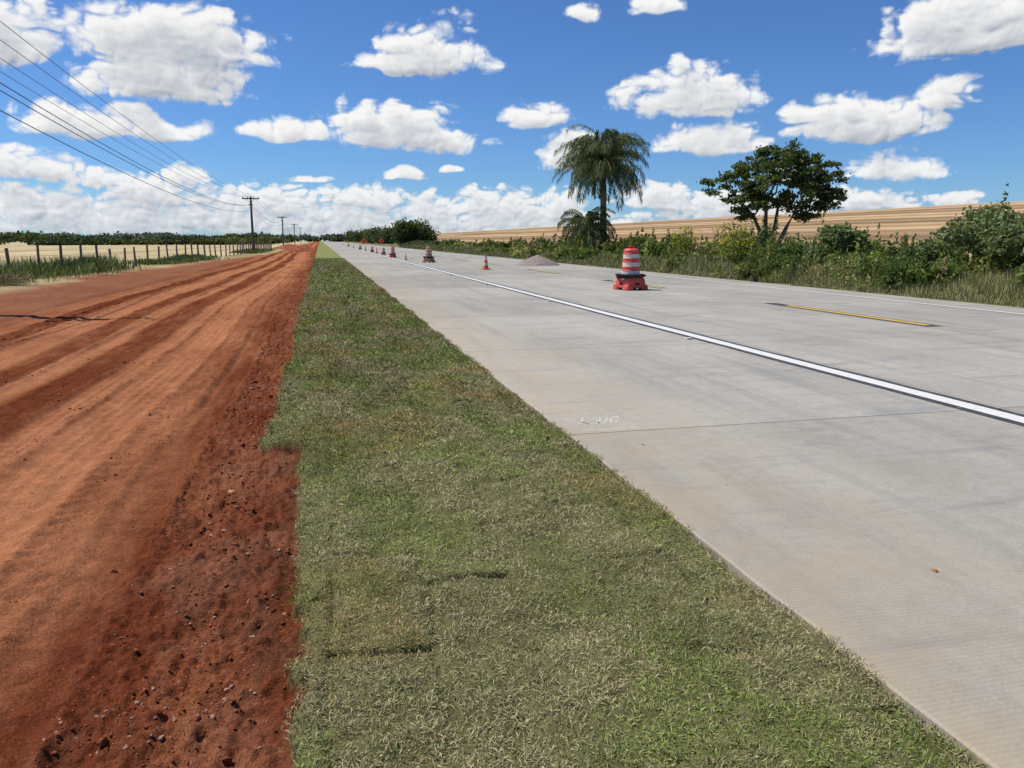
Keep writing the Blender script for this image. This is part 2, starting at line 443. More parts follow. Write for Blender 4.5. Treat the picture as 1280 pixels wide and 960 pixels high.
n=len(bx); bz=grass_z(bx,by)-.004
far=np.clip(by/3.5,1,12)
clump=fbm(bx*14,by*14,2,209)
L=rng.uniform(.016,.044,n)*far**.35*(.5+1.0*clump); W=rng.uniform(.0020,.0040,n)*far**.95
lean=np.clip(rng.normal(1.0,.35,n),.1,1.5)
dry=fbm(bx*2.3+3,by*1.5,4,201)+.25*(fbm(bx*9,by*9,3,203)-.5)
piece=piecev(bx,by); piece2=piecev(bx,by,231)
dp=np.clip((dry-.5)*3.0+.56+(piece-.5)*1.15,.10,.92)
isdry=rng.random(n)<dp
vig=(.68+.64*piece2)
green=A([.19,.25,.060])[None]*(rng.uniform(.6,1.5,n)*vig)[:,None]
lt=rng.random(n)<.3; green[lt]=A([.35,.38,.125])*(rng.uniform(.8,1.2,lt.sum())*vig[lt])[:,None]
straw=A([.53,.465,.255])[None]*(rng.uniform(.5,1.2,n)*(.80+.4*piece2))[:,None]
br_=rng.random(n)<.18; straw[br_]=A([.30,.225,.125])*rng.uniform(.7,1.2,br_.sum())[:,None]
c=np.where(isdry[:,None],straw,green)
brown=((fbm(bx*1.7+30,by*1.7,3,261)-.58)*8).clip(0,.8)[:,None]; c=c*(1-brown)+c*A([1.0,.82,.62])[None]*brown
c=c*(1-.35*sm[:,None])
blades('turf_grass',bx,by,bz,L,W,lean,c,M_grass)

# ---------------------------------------------------------------- clods & stones
bm=bmesh.new(); bmesh.ops.create_icosphere(bm,subdivisions=2,radius=1); bm.verts.ensure_lookup_table()
tv=np.array([v.co[:] for v in bm.verts]); tf=np.array([[v.index for v in f.verts] for f in bm.faces]); bm.free()
protos=[]
for _ in range(40):
    q=tv.copy()*rng.uniform(.7,1.2,3)
    for _ in range(7):
        d=rng.normal(size=3); d/=np.linalg.norm(d); h=rng.uniform(.35,.8); t=q@d; over=np.clip(t-h,0,None); q=q-over[:,None]*d
    q*=(1+rng.uniform(-.10,.10,len(tv)))[:,None]; q[:,2]*=.75; protos.append(q)
protos=np.array(protos)
def rocks(name,x,y,s,colr,mat,zf=gz,sink=.25):
    n=len(x); idx=rng.integers(0,len(protos),n); th=rng.uniform(0,6.28,n)
    q=protos[idx]; V=np.empty_like(q); c_,s_=np.cos(th)[:,None],np.sin(th)[:,None]
    V[:,:,0]=q[:,:,0]*c_-q[:,:,1]*s_; V[:,:,1]=q[:,:,0]*s_+q[:,:,1]*c_; V[:,:,2]=q[:,:,2]
    V=V*s[:,None,None]
    V=V+np.stack([x,y,zf(x,y)+s*(.55-sink)],1)[:,None,:]
    F=(tf[None]+(np.arange(n)*len(tv))[:,None,None]).reshape(-1,3)
    return obj_np(name,V.reshape(-1,3),F,[mat],np.repeat(colr,len(tv),0),False)
m,nt,b=diffmat('clod_soil'); a=nt.new('ShaderNodeAttribute'); a.attribute_name='Col'; p=pos(nt)
nt.put(b.inputs[0],nt.mix(1.0,a.outputs['Color'],nt.mapr(nt.noise(p,90,3,.7),.3,.7,.6,1.3),'MULTIPLY')); M_clod=m
n=17000
cy=1.4*(26/1.4)**rng.random(n); cx=np.where(rng.random(n)<.66,rng.normal(-.60,.28,n),rng.uniform(-6,-.3,n))
ok=(cx<grass_edge(cy)-.01)&((fbm(cx*4,cy*3,2,251)>.46)|(rng.random(n)<.2)); cx,cy=cx[ok],cy[ok]
xt=track_x(cx,cy); rem=np.zeros(len(cx),bool)
for c_,w_ in TRK: rem|=(np.abs(xt-c_)<w_)&(rng.random(len(cx))<.85)
cx,cy=cx[~rem],cy[~rem]; n=len(cx)
s=.0028+.009*rng.random(n)**4+.013*(rng.random(n)<.008)
s*=np.clip(cy/4.5,1,2.0)
cc=np.where(rng.random(n)[:,None]<.16,A([.38,.23,.16])[None],A([.25,.075,.034])[None])*rng.uniform(.55,1.4,n)[:,None]
rocks('soil_clods',cx,cy,s,cc,M_clod,sink=.40)
n=26; x=ROAD_L+.03+np.abs(rng.normal(0,.35,n)); y=rng.uniform(2,16,n)
rocks('road_debris',x,y,rng.uniform(.003,.007,n),A([.38,.22,.13])[None]*rng.uniform(.5,1.2,n)[:,None],M_clod,lambda x,y:np.zeros_like(x),.35)
x=A([2.86,2.42]);y=A([2.95,5.5]); rocks('soil_lumps',x,y,A([.020,.014]),A([[.40,.14,.07]]*2),M_clod,lambda x,y:np.zeros_like(x),.5)
print('turf',time.time()-T0)
# ---------------------------------------------------------------- foliage
def leaves(P,size,col,el=1.6):
    n=len(P); a=rng.normal(size=(n,3)); a/=np.linalg.norm(a,axis=1)[:,None]
    b_=rng.normal(size=(n,3)); b_=np.cross(a,b_); b_/=np.linalg.norm(b_,axis=1)[:,None]
    s=size[:,None] if np.ndim(size) else size
    V=np.stack([P-a*s*el/2,P+b_*s/2,P+a*s*el/2,P-b_*s/2],1).reshape(-1,3)
    return V,np.repeat(col,4,0)
def leafobj(name,parts,mat=None,parent=None):
    V=np.concatenate([p_[0] for p_ in parts]); Cc=np.concatenate([p_[1] for p_ in parts])
    o=obj_np(name,V,np.arange(len(V)).reshape(-1,4),[mat or M_leaf],Cc)
    if parent: o.parent=parent
    return o
def blob(c,r,n,shell=.55):
    d=rng.normal(size=(n,3)); d/=np.linalg.norm(d,axis=1)[:,None]
    ph=rng.uniform(0,6,3)
    lump=1+.22*np.sin(d[:,0]*5+ph[0])*np.sin(d[:,1]*5+ph[1])+.15*np.sin(d[:,2]*8+ph[2])
    rad=(shell+(1-shell)*rng.random(n))*lump
    return np.asarray(c)[None]+d*rad[:,None]*np.asarray(r)[None]
greens=[A([.125,.175,.042]),A([.09,.135,.038]),A([.19,.215,.06]),A([.24,.245,.085]),A([.08,.11,.04]),A([.25,.215,.11]),A([.14,.18,.05])]
parts=[]
def bushh(y): return np.interp(y,[8,18,22,27,35,61,94,140],[2.5,2.45,2.1,1.95,1.9,1.7,1.2,.95])
y=9.0
while y<150:
    for row in range(4):
        if random.random()<.16: continue
        x=18.3+row*1.5+random.uniform(-.8,.8)
        hmax=bushh(y)*(.5 if row==0 else .8 if row==1 else 1.0)*random.uniform(.5,1.25)
        w=random.uniform(.6,1.4)
        yc=y+random.uniform(-.6,.6); zb=gz1(x,yc)
        base=random.choice(greens)*random.uniform(.75,1.35)
        for k in range(random.randint(3,5)):
            r=w*random.uniform(.35,.7); cz=zb+hmax*random.uniform(.3,.8)
            cp=(x+random.uniform(-w,w)*.6,yc+random.uniform(-w,w)*.8,cz)
            n=int(np.clip(4800/ (yc*.35+3),80,560))
            P=blob(cp,(r,r,min(r,hmax-cz+zb+.1)*1.0),n,.3)
            P=P[P[:,2]>zb-.05]
            sz=rng.uniform(.04,.10,len(P))*np.clip(yc/28,1,3.2)
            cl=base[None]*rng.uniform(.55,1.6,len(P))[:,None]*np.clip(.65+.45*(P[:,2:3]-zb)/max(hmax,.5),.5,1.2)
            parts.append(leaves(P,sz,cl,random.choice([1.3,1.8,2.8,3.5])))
        for k in range(random.randint(4,10)):
            wx=x+random.uniform(-w,w)*1.2; wy=yc+random.uniform(-w,w)*1.2; h=hmax*random.uniform(.7,1.3)
            n=int(np.clip(90-yc,16,60)); tt=rng.random(n)
            P=np.stack([wx+.12*rng.normal(size=n)*(1.1-tt)+.15*tt,wy+.12*rng.normal(size=n)*(1.1-tt),zb+h*(.2+.8*tt)],1)
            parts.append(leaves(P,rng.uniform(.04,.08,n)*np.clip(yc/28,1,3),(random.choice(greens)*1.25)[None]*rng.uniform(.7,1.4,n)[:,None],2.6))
    y+=random.uniform(.9,1.5)*(1+y/70)
leafobj('roadside_bushes',parts)
for (fx,fy,fh,fr_) in((20.6,36.4,2.5,1.0),(18.9,33.0,1.8,.8),(20.0,40.5,2.2,.9)):
    P=blob((fx,fy,fh*.55),(fr_,fr_,fh*.5),1000,.3); zc=A([.16,.20,.05])[None]*rng.uniform(.7,1.4,1000)[:,None]
    P2=blob((fx,fy,fh*.78),(fr_,fr_,fh*.32),230,.8)
    leafobj('flowering_shrub',[leaves(P,rng.uniform(.06,.1,1000),zc),leaves(P2,rng.uniform(.05,.10,230),A([.70,.58,.06])[None]*rng.uniform(.7,1.1,230)[:,None],1.1)])
for (fx,fy,fh,s) in((20.6,20.4,2.8,1.2),(22.4,22.5,2.8,1.4),(19.6,17.2,2.6,1.1),(20.0,27.5,2.2,.9)):
    parts=[]
    for k in range(9):
        cp=(fx+random.uniform(-1,1)*s,fy+random.uniform(-1,1)*s,fh*random.uniform(.35,.85))
        n=330; P=blob(cp,(.45*s,.45*s,.4),n,.4)
        cl=A([.20,.25,.11])[None]*rng.uniform(.5,1.5,n)[:,None]; parts.append(leaves(P,rng.uniform(.07,.13,n),cl,1.5))
    leafobj('shrub',parts)
n=120000; by=9*(170/9)**rng.random(n); bx=16.42+np.abs(rng.normal(0,1.3,n))
dens=fbm(bx*1.1,by*.7,3,301); k=dens>.3; bx,by=bx[k],by[k]; n=len(bx)
sc=np.clip((bx-16.3)/1.4,.14,1)
L=rng.uniform(.3,1.05,n)*sc*(.5+1.0*fbm(bx*.6,by*.4,2,305)); W=rng.uniform(.008,.016,n)*np.clip(by/16,1,7)
pal=A([[.48,.43,.21],[.28,.31,.09],[.52,.46,.27],[.20,.23,.06]])
c=pal[rng.integers(0,4,n)]*rng.uniform(.6,1.2,n)[:,None]
blades('verge_tall_grass',bx,by,gz(bx,by),L,W,np.abs(rng.normal(.25,.25,n)),c,M_grass)
FX=lambda y:np.interp(y,[20,35,92,140],[-13.0,-12.1,-8.9,-8.6])
n=42000; by=24+rng.random(n)*110; bx=FX(by)+rng.normal(0,.75,n)
k=(fbm(by*.12,by*0+.5,3,311)>.50)|(by<44)&(fbm(by*.3,by*0,2,313)>.35); bx,by=bx[k],by[k]; n=len(bx)
L=rng.uniform(.2,.95,n)*(.3+1.0*fbm(bx*.7,by*.25,2,315))*np.where(by<47,1.3,.65); W=rng.uniform(.01,.02,n)*np.clip(by/14,1,7)
c=A([[.17,.24,.055],[.25,.29,.085],[.12,.17,.045],[.40,.36,.19]])[rng.choice(4,n,p=[.35,.3,.15,.2])]*rng.uniform(.7,1.2,n)[:,None]
blades('fence_weeds',bx,by,gz(bx,by),L,W,np.abs(rng.normal(.3,.25,n)),c,M_grass)
n=500; bx=-11.0+rng.normal(0,.35,n); by=31.5+rng.normal(0,.3,n)
blades('dry_brush_heap',bx,by,gz(bx,by)+rng.random(n)*.15,rng.uniform(.3,.6,n),np.full(n,.025),rng.uniform(.4,1.4,n),A([.46,.36,.22])[None]*rng.uniform(.5,1.1,n)[:,None],M_grass)

# ---------------------------------------------------------------- broadleaf tree
def tree(name,loc,lobes,stems,leafn,lsize,seedc):
    root=empty(name,loc); mb=MB(); parts=[]
    for (c,r,dens) in lobes:
        c=Vector(c)
        st=min(stems,key=lambda q:(Vector(q[-1])-c).length)
        f=Vector(st[-1]); mid=(f+c)/2+Vector((random.uniform(-.2,.2),random.uniform(-.2,.2),-.2))
        mb.tube([f,mid,c],[.08,.055,.03],6)
        for k in range(7):
            d=Vector(rng.normal(size=3)).normalized(); e=c+Vector((d.x*r[0],d.y*r[1],abs(d.z)*r[2]))*.75
            mb.tube([mid.lerp(c,random.uniform(.3,1)),(c+e)/2+Vector((0,0,-.05)),e],[.03,.02,.008],5,cap=False)
        ns=int(19*dens)
        for k in range(ns):
            d=rng.normal(size=3); d/=np.linalg.norm(d); q=np.array(c)+d*np.array(r)*rng.uniform(.3,1.30)
            rr_=rng.uniform(.14,.38)
            n=int(leafn*rng.uniform(.6,1.3)*(rr_/.3)**1.5); P=q[None]+rng.normal(size=(n,3))*np.array([rr_,rr_,rr_*.5])[None]*.65
            sh=rng.uniform(.6,1.5); cl=seedc[None]*rng.uniform(.6,1.5,n)[:,None]*sh
            parts.append(leaves(P,rng.uniform(.7,1.3,n)*lsize,cl,1.7))
    for st in stems:
        L_=len(st); mb.tube(st,[.20*(1-.55*i/(L_-1)) for i in range(L_)],9)
    mb.obj('trunk_and_limbs',[M_bark],True,parent=root)
    leafobj('crown',parts,parent=root)
    return root
R=Vector((.9712,-.2382,0))
def loc3(a,bk,z): v=R*a+Vector((.2382,.9712,0))*bk; return (v.x,v.y,z)
def st(*pts): return [loc3(*p_) for p_ in pts]
stems=[st((0,0,-.2),(-.15,0,1.0),(-.55,.1,2.0),(-1.0,.1,2.9)),
       st((.15,0,-.2),(.3,.1,1.0),(.45,.1,2.2),(.6,.2,3.4)),
       st((.3,.1,-.2),(.7,.1,1.0),(1.2,.2,2.1),(1.7,.2,3.1)),
       st((-.05,.1,-.2),(-.1,.3,1.2),(0,.6,2.5),(.0,.7,3.8))]
lobes=[(loc3(-2.9,0,4.9),(1.0,1.1,.6),.8),(loc3(-1.8,.6,5.6),(.9,1.1,.55),.7),(loc3(-2.3,-.4,3.9),(.9,.8,.5),.6),(loc3(-1.6,0,2.9),(.8,.8,.5),.5),
 (loc3(-.5,.3,6.1),(1.1,1.2,.6),1.1),(loc3(.7,0,6.5),(1.3,1.3,.65),1.4),(loc3(1.9,.2,6.2),(1.3,1.3,.75),1.4),(loc3(3.0,0,5.3),(1.1,1.2,.85),1.3),
 (loc3(.2,-.8,5.2),(1.2,1.0,.7),1.0),(loc3(1.6,-.7,4.8),(1.3,1.0,.8),1.2),(loc3(2.9,.3,4.1),(1.2,1.1,.65),1.1),(loc3(-.6,.8,4.6),(1.0,1.0,.7),.8),(loc3(3.8,.2,4.3),(.8,.8,.7),.9),(loc3(1.0,.6,3.8),(.9,.8,.5),.7),(loc3(-.6,-.2,3.5),(.9,.6,.5),.7),(loc3(2.4,.2,3.1),(1.1,.7,.5),.8),(loc3(-1.2,.4,4.4),(.7,.7,.5),.5)]
tree('broadleaf_tree',(27.9,44.9,gz1(27.9,44.9)),lobes,stems,95,.12,A([.10,.135,.042]))

# ---------------------------------------------------------------- palms
M_rach=simple('frond_rachis',(.18,.19,.08))
def palm(name,loc,hc,Lf,nf,tr,lean,leafL=.55):
    root=empty(name,loc); mb=MB()
    pts=[];rad=[]
    for i in range(9):
        t=i/8; pts.append((lean*t*t*R.x,lean*t*t*R.y,hc*t-.2*(1-t))); rad.append(tr*(1.25-.40*t+.15*(i==0)))
    mb.tube(pts,rad,12)
    top=Vector(pts[-1])
    for k in range(14):
        a_=k*2.4; mb.tube([top+Vector((0,0,-.6+.04*k)),top+Vector((math.cos(a_)*.28,math.sin(a_)*.28,-.15+.05*k))],[.07,.035],5,cap=False)
    Vs=[];Cs=[]
    for k in range(nf):
        a_=k*2.39996+random.uniform(-.2,.2)
        q=k/nf; up=math.radians(lerp(88,-30,q**1.05)+random.uniform(-9,9)); Lk=Lf*random.uniform(.82,1.12)*(1-.12*q)
        curve=math.radians(lerp(160,62,q))*random.uniform(.75,1.1)
        p_=top.copy(); path=[p_.copy()]; seg=14; ang=up
        hd=Vector((math.cos(a_),math.sin(a_),0)); sdv=Vector((-hd.y,hd.x,0))
        for s_ in range(seg):
            ang-=curve/seg*(.35+1.2*s_/seg); ang=max(ang,math.radians(-97))
            p_=p_+(hd*math.cos(ang)+Vector((0,0,1))*math.sin(ang))*(Lk/seg); path.append(p_.copy())
        mb.tube(path,[.04*(1-.8*i/seg)+.008 for i in range(seg+1)],5,m=1,cap=False)
        nl=90; shade=random.uniform(.55,1.35)
        for j in range(nl):
            t=.08+.92*j/nl; f=t*seg; i0=min(int(f),seg-1); b0=path[i0].lerp(path[i0+1],f-i0); dr=(path[i0+1]-path[i0]).normalized()
            ll=leafL*math.sin(math.pi*(.14+.80*t))**.6*random.uniform(.75,1.15)
            for sgn in(-1,1):
                dv=(sdv*sgn*random.uniform(.35,1.0)+dr*.5+Vector((0,0,random.uniform(-.55,.40)))).normalized()
                mid=b0+dv*ll*.5; tip=b0+dv*ll*.8+Vector((0,0,-ll*random.uniform(.3,.75)))
                wv=dr.cross(dv).normalized().cross(dv)*.5+dr*.5; wv=wv.normalized()*random.uniform(.026,.042)
                Vs+= [tuple(b0),tuple(mid+wv),tuple(tip),tuple(mid-wv)]
                cc=A([.12,.155,.055])*shade*random.uniform(.65,1.45); Cs+=[cc]*4
    mb.obj('trunk',[M_palmbark,M_rach],True,parent=root)
    V=np.array(Vs); o=obj_np('fronds',V,np.arange(len(V)).reshape(-1,4),[M_leaf],np.array(Cs)); o.parent=root
    return root
palm('palm_tree',(21.9,58.8,gz1(21.9,58.8)),7.6,4.6,66,.24,-.15,.9)
palm('palm_tree',(20.2,58.2,gz1(20.2,58.2)),2.6,2.9,30,.18,.1,.6)

# ---------------------------------------------------------------- far trees
parts=[]
def farblob(x,y,w,h,base,n=260,ls=.55):
    for k in range(4):
        cp=(x+random.uniform(-.5,.5)*w,y+random.uniform(-.3,.3)*w,h*random.uniform(.25,.62))
        P=blob(cp,(w*.42,w*.42,h*.36),n,.2); P=P[P[:,2]>-.3]
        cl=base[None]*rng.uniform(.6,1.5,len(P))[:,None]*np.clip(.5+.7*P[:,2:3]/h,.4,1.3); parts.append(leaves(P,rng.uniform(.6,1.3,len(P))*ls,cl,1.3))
fg=[A([.075,.105,.04]),A([.10,.13,.045]),A([.06,.085,.045]),A([.13,.15,.06])]
x=-330
while x<-14:
    Yd=330+60*math.sin(x*.02); hh=random.choice([2.4,3.2,4.4,6.0])*(1.25 if x<-175 else .8)
    farblob(x,Yd+random.uniform(-20,20),random.uniform(6,15),hh*random.uniform(.8,1.15),random.choice(fg),190,.8)
    x+=random.uniform(3,6)
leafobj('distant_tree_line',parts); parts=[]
x=-700
while x<60:
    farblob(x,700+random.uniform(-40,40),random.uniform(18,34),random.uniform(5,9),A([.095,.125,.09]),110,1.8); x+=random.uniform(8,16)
for k in range(16): farblob(random.uniform(-34,-16),random.uniform(300,420),random.uniform(6,11),random.uniform(3.4,5.5),random.choice(fg),160,.8)
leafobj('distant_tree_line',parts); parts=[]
for k in range(46):
    yy_=random.uniform(215,620); farblob(19.5+random.uniform(0,10)+ (yy_-210)*.008,yy_,random.uniform(6,10),random.uniform(5.0,7.6)*(1+.0010*(yy_-210)),random.choice(fg),210,.55)
leafobj('distant_tree_mass',parts); parts=[]
farblob(20.0,185,6.2,7.6,A([.085,.12,.04]),1300,.36); farblob(24,187,5.6,6.6,A([.095,.13,.045]),700,.36)
leafobj('roadside_tree',parts)
parts=[]
for k in range(70):
    yy_=random.uniform(110,200); farblob(19.2+random.uniform(0,4),yy_,random.uniform(2,4),random.uniform(.9,1.9),random.choice(fg)*1.3,110,.3)
leafobj('distant_bushes',parts)
print('trees',time.time()-T0)
# ---------------------------------------------------------------- utility poles and wires
PX=-8.3; PY=[20,105,190,275,360]
for y in PY:
    mb=MB(); H=7.0; mb.tube([(0,0,-.5),(0,0,H/2),(.02,0,H)],[.17,.15,.12],10)
    mb.box((0,-.14,H-.25),(2.1,.12,.14)); mb.box((0,.0,H-.95),(.5,.09,.09))
    for dx in(-.95,-.35,.35,.95): mb.tube([(dx,-.14,H-.19),(dx,-.14,H+.02)],[.045,.03],8,m=1)
    mb.tube([(.0,-.15,H-1.65),(0,-.28,H-1.65)],[.05,.05],8,m=1)
    for sx_ in(-.5,.5): mb.tube([(0,-.11,H-.8),(sx_,-.14,H-.3)],[.02,.02],5)
    mb.obj('utility_pole',[M_pole,M_iron],True,(PX,y,gz1(PX,y)))
mb=MB()
for (dx,dz) in((-.95,7.0),(-.35,7.0),(.35,7.0),(.95,7.0),(-.15,6.0),(.15,6.02),(0,5.35)):
    for a_,c_ in zip([-65]+PY[:-1],PY):
        pts=[]; n=22
        for i in range(n+1):
            t=i/n; sag=(.9 if dz>6.5 else 1.15)*4*t*(1-t); pts.append((PX+dx,lerp(a_,c_,t),dz-sag-.05))
        mb.tube(pts,[.009 if dz>6.5 else .014]*(n+1),5,cap=False)
mb.obj('power_lines',[M_wire])

# ---------------------------------------------------------------- fence
mb=MB(); y=18.; posts=[]
while y<150:
    x=float(FX(y)); z=gz1(x,y); h=random.uniform(1.15,1.4); lx=random.uniform(-.06,.06)
    mb.tube([(x,y,z-.2),(x+lx,y+random.uniform(-.05,.05),z+h)],[random.uniform(.055,.09),random.uniform(.05,.075)],7); posts.append((x,y,z)); y+=random.uniform(2.1,2.9)
for hz in(.3,.6,.9,1.12):
    mb.tube([(p_[0]+.07,p_[1],p_[2]+hz) for p_ in posts],[.006]*len(posts),4,m=1,cap=False)
mb.obj('wire_fence',[M_wood,M_fwire])

# ---------------------------------------------------------------- traffic barrels and cones
def barrel(loc,s=1.0,rot=0,mats=None):
    mb=MB()
    mb.lathe([(.36,.07),(.375,.09),(.365,.26),(.345,.35),(.31,.40),(.22,.405)],32,m=[0]*6,sq=7)
    for sx_ in(-1,1):
        for sy_ in(-1,1):
            mb.lathe([(.11,0),(.13,.02),(.125,.12),(.10,.17)],20,(sx_*.285,sy_*.285,0),[0]*4,sq=6)
    for a_ in (0,math.pi/2,math.pi,1.5*math.pi):   # dark box on each face stands in for the shade of a recess
        ca,sa=math.cos(a_),math.sin(a_)
        mb.box((.372*sa,-.372*ca,.20),(.16 if abs(ca)>.5 else .02,.02 if abs(ca)>.5 else .16,.07),2)
    n=28
    for (R0,zc,tilt,th) in((.39,.43,.025,.045),(.43,.465,-.02,.032)):
        pts=[(R0*math.cos(2*math.pi*i/n)*1.12,R0*math.sin(2*math.pi*i/n),zc+tilt*math.cos(2*math.pi*i/n)) for i in range(n+1)]
        mb.tube(pts,[th]*(n+1),8,m=2,cap=False)
    z=.405; r=.305
    prof=[(r,z),(r,z+.07)];ml=[0]; z+=.07
    for h,mi in [(.14,1),(.11,0),(.15,1),(.11,0),(.15,1),(.11,0)]:
        prof+= [(r-.012,z+.012),(r-.016,z+h-.012),(r-.006,z+h)]; ml+=[0,mi,0]; z+=h; r-=.010
    prof+= [(r-.02,z+.03),(r-.05,z+.055),(r-.09,z+.06)]; ml+=[0,0,0,0]
    mb.lathe(prof,36,m=ml)
    mb.tube([(-.11,0,z+.04),(-.10,0,z+.11),(0,0,z+.13),(.10,0,z+.11),(.11,0,z+.04)],[.024]*5,8,m=0)
    o=mb.obj('traffic_barrel',mats or [M_red,M_refl,M_rubber],True,loc,rot); o.scale=(s,s,s); return o
def cone(loc,s=1.0):
    mb=MB(); mb.lathe([(.20,0),(.205,.035),(.19,.045),(.13,.05)],24,m=[0]*4,sq=6)
    mb.lathe([(.135,.045),(.115,.20),(.095,.33),(.075,.46),(.055,.58),(.032,.72),(.020,.75)],28,m=[0,1,0,1,0,0,0])
    o=mb.obj('traffic_cone',[M_orange,M_refl],True,loc,random.uniform(0,1)); o.scale=(s,s,s); return o
barrel((9.8,23.7,0),1.02,.25)
M_dirtybar=[simple('faded_orange_plastic',(.45,.22,.12),.6,.3,5,dirt=(.35,.25,.16)),simple('dusty_reflective',(.60,.52,.40),.6,.2,5,dirt=(.35,.25,.16)),M_rubber]
barrel((7.6,56.3,0),.86,.6,M_dirtybar)
barrel((6.45,72.4,0),.74,.1)
cone((8.77,41.8,0),1.15); cone((6.75,64,0),.7)
for i,(x,y) in enumerate([(6.6,85),(6.5,94),(6.6,104),(6.5,118),(6.6,136),(6.5,160),(6.7,195),(6.6,240)]):
    if i%2==1: cone((x,y,0),.95)
    else: barrel((x,y,0),.58,i*.7)
for (x,y) in((9.2,172),(15.4,205)):
    mb=MB(); mb.tube([(-.5,.1,0),(-.35,0,1.2)],[.03,.03],6,m=1); mb.tube([(.5,.1,0),(.35,0,1.2)],[.03,.03],6,m=1)
    b=len(mb.v)
    for yo in(-.02,.02):
        for q in((0,.6),(.75,1.35),(0,2.1),(-.75,1.35)): mb.v.append((q[0],yo,q[1]))
    mb.f+=[(b,b+1,b+2,b+3),(b+7,b+6,b+5,b+4)]+[(b+i,b+4+i,b+4+(i+1)%4,b+(i+1)%4) for i in range(4)]; mb.m+=[0]*6
    mb.box((0,-.03,1.4),(.5,.01,.12),2); mb.box((0,-.03,1.2),(.35,.01,.08),2)
    mb.obj('roadwork_sign',[M_orange,M_iron,M_rubber],False,(x,y,0))

# ---------------------------------------------------------------- gravel pile, soil mounds
n=46; gx,gy=np.meshgrid(np.linspace(-1.6,1.6,n),np.linspace(-1.6,1.6,n)); gx=gx.ravel();gy=gy.ravel()
rr_=np.sqrt(gx**2+(gy)**2)*(1+.25*(fbm(gx+5,gy+5,2,401)-.5))
hz=.66*np.clip(1-rr_/1.45,0,1)**.85+.05*(fbm(gx*6,gy*6,3,403)-.5)*(rr_<1.45)-.02*(rr_>=1.45)
ii=(np.arange(n-1)[:,None]*n+np.arange(n-1)[None,:]).ravel()
M_gravel=simple('gravel',(.30,.24,.21),.95,.4,9,bump=.03)
o=obj_np('gravel_pile',np.stack([gx,gy,hz],1),np.stack([ii,ii+1,ii+1+n,ii+n],1),[M_gravel]); o.location=(13.6,48.5,0)
M_mound=simple('soil_mound',(.30,.085,.035),.95,.35,2,bump=.05)
for (x,y,w,h) in((-3.4,118,2.2,.9),(-2.8,135,2.6,1.0),(-5.5,150,4,1.0)):
    hz=h*np.clip(1-rr_/1.45,0,1)+.12*(fbm(gx*3+x,gy*3,3,405)-.5)*(rr_<1.45)-.15*(rr_>=1.45)
    o=obj_np('soil_mound',np.stack([gx*w/1.5,gy*w/1.2,hz],1),np.stack([ii,ii+1,ii+1+n,ii+n],1),[M_mound],smooth=True); o.location=(x,y,-.05)

# ---------------------------------------------------------------- sky and cumulus clouds
SUN_AZ=-62; SUN_EL=58
w=bpy.data.worlds.new('World'); scene.world=w; w.use_nodes=True; nt=NT(w.node_tree)
for n_ in list(nt.n): nt.n.remove(n_)
out=nt.new('ShaderNodeOutputWorld')
sky=nt.new('ShaderNodeTexSky',sky_type='NISHITA'); sky.sun_disc=False; sky.sun_elevation=math.radians(SUN_EL); sky.sun_rotation=math.radians(SUN_AZ)
sky.altitude=900; sky.air_density=1.0; sky.dust_density=.3; sky.ozone_density=1.4
bg=nt.new('ShaderNodeBackground'); bg.inputs[1].default_value=.080
nt.put(bg.inputs[0],nt.mix(1.0,sky.outputs[0],(.58,.92,1.40),'MULTIPLY')); nt.l.new(bg.outputs[0],out.inputs[0])
CL=[(-10.4,12.9,9.6,2.5),(-9.6,10.2,6.6,1.9),(-13.1,7.3,6.0,1.3),(-20,12,4.5,2.2),(7.7,12.7,5.3,2.1),(5.2,7.8,6.0,2.1),(-1.6,7.4,3.8,1.1),(9.6,6.9,3.4,1.1),(14.9,8.8,3.2,1.25),(26.5,9.9,5.6,2.1),(27.7,6.8,4.1,1.35),
(37.0,7.7,5.2,1.9),(41.8,8.8,2.1,1.3),(43.2,12.8,6.6,2.4),(18.2,6.0,3.0,1.6),(39.3,4.6,4.0,1.05),(33,4.2,1.7,.55),(-18.1,4.6,4.2,1.2),(-8.6,4.3,2.3,.75),(-.6,4.35,1.7,.34),(6.4,4.6,1.6,.55),(9.3,5.0,.8,.45),(18.8,15.1,1.8,.7),(23.7,15.4,2.1,.8),
(-16.8,2.1,7,1.6),(-10,3.2,5.0,1.2),(-13.5,3.9,2.6,.8),(-3.2,2.7,6.2,1.5),(3.4,3.1,4.0,1.1),(7.5,2.2,4.6,1.4),(12.5,2.6,4.8,1.5),(17.4,2.4,3,1.5),(24.1,3.0,3.2,1.3),(28.5,2.5,3,1.2),(37.8,2.7,4.4,.9),(43.2,2.6,1.9,.6),(33,2.1,3.4,.75),
(0,1.4,38,1.5),(60,8,8,2),(68,4,8,1.3),(-40,9,9,2.3),(-52,5,8,1.6),(15,27,9,3),(-15,25,8,3),(50,25,9,3)]
az=np.concatenate([np.arange(-75,-24,.3),np.arange(-24,52,.07),np.arange(52,90,.3)])
el=np.concatenate([np.arange(.1,17.5,.06),np.arange(17.5,32,.3)])
AZ,EL=np.meshgrid(az,el); AZ=AZ.ravel(); EL=EL.ravel()
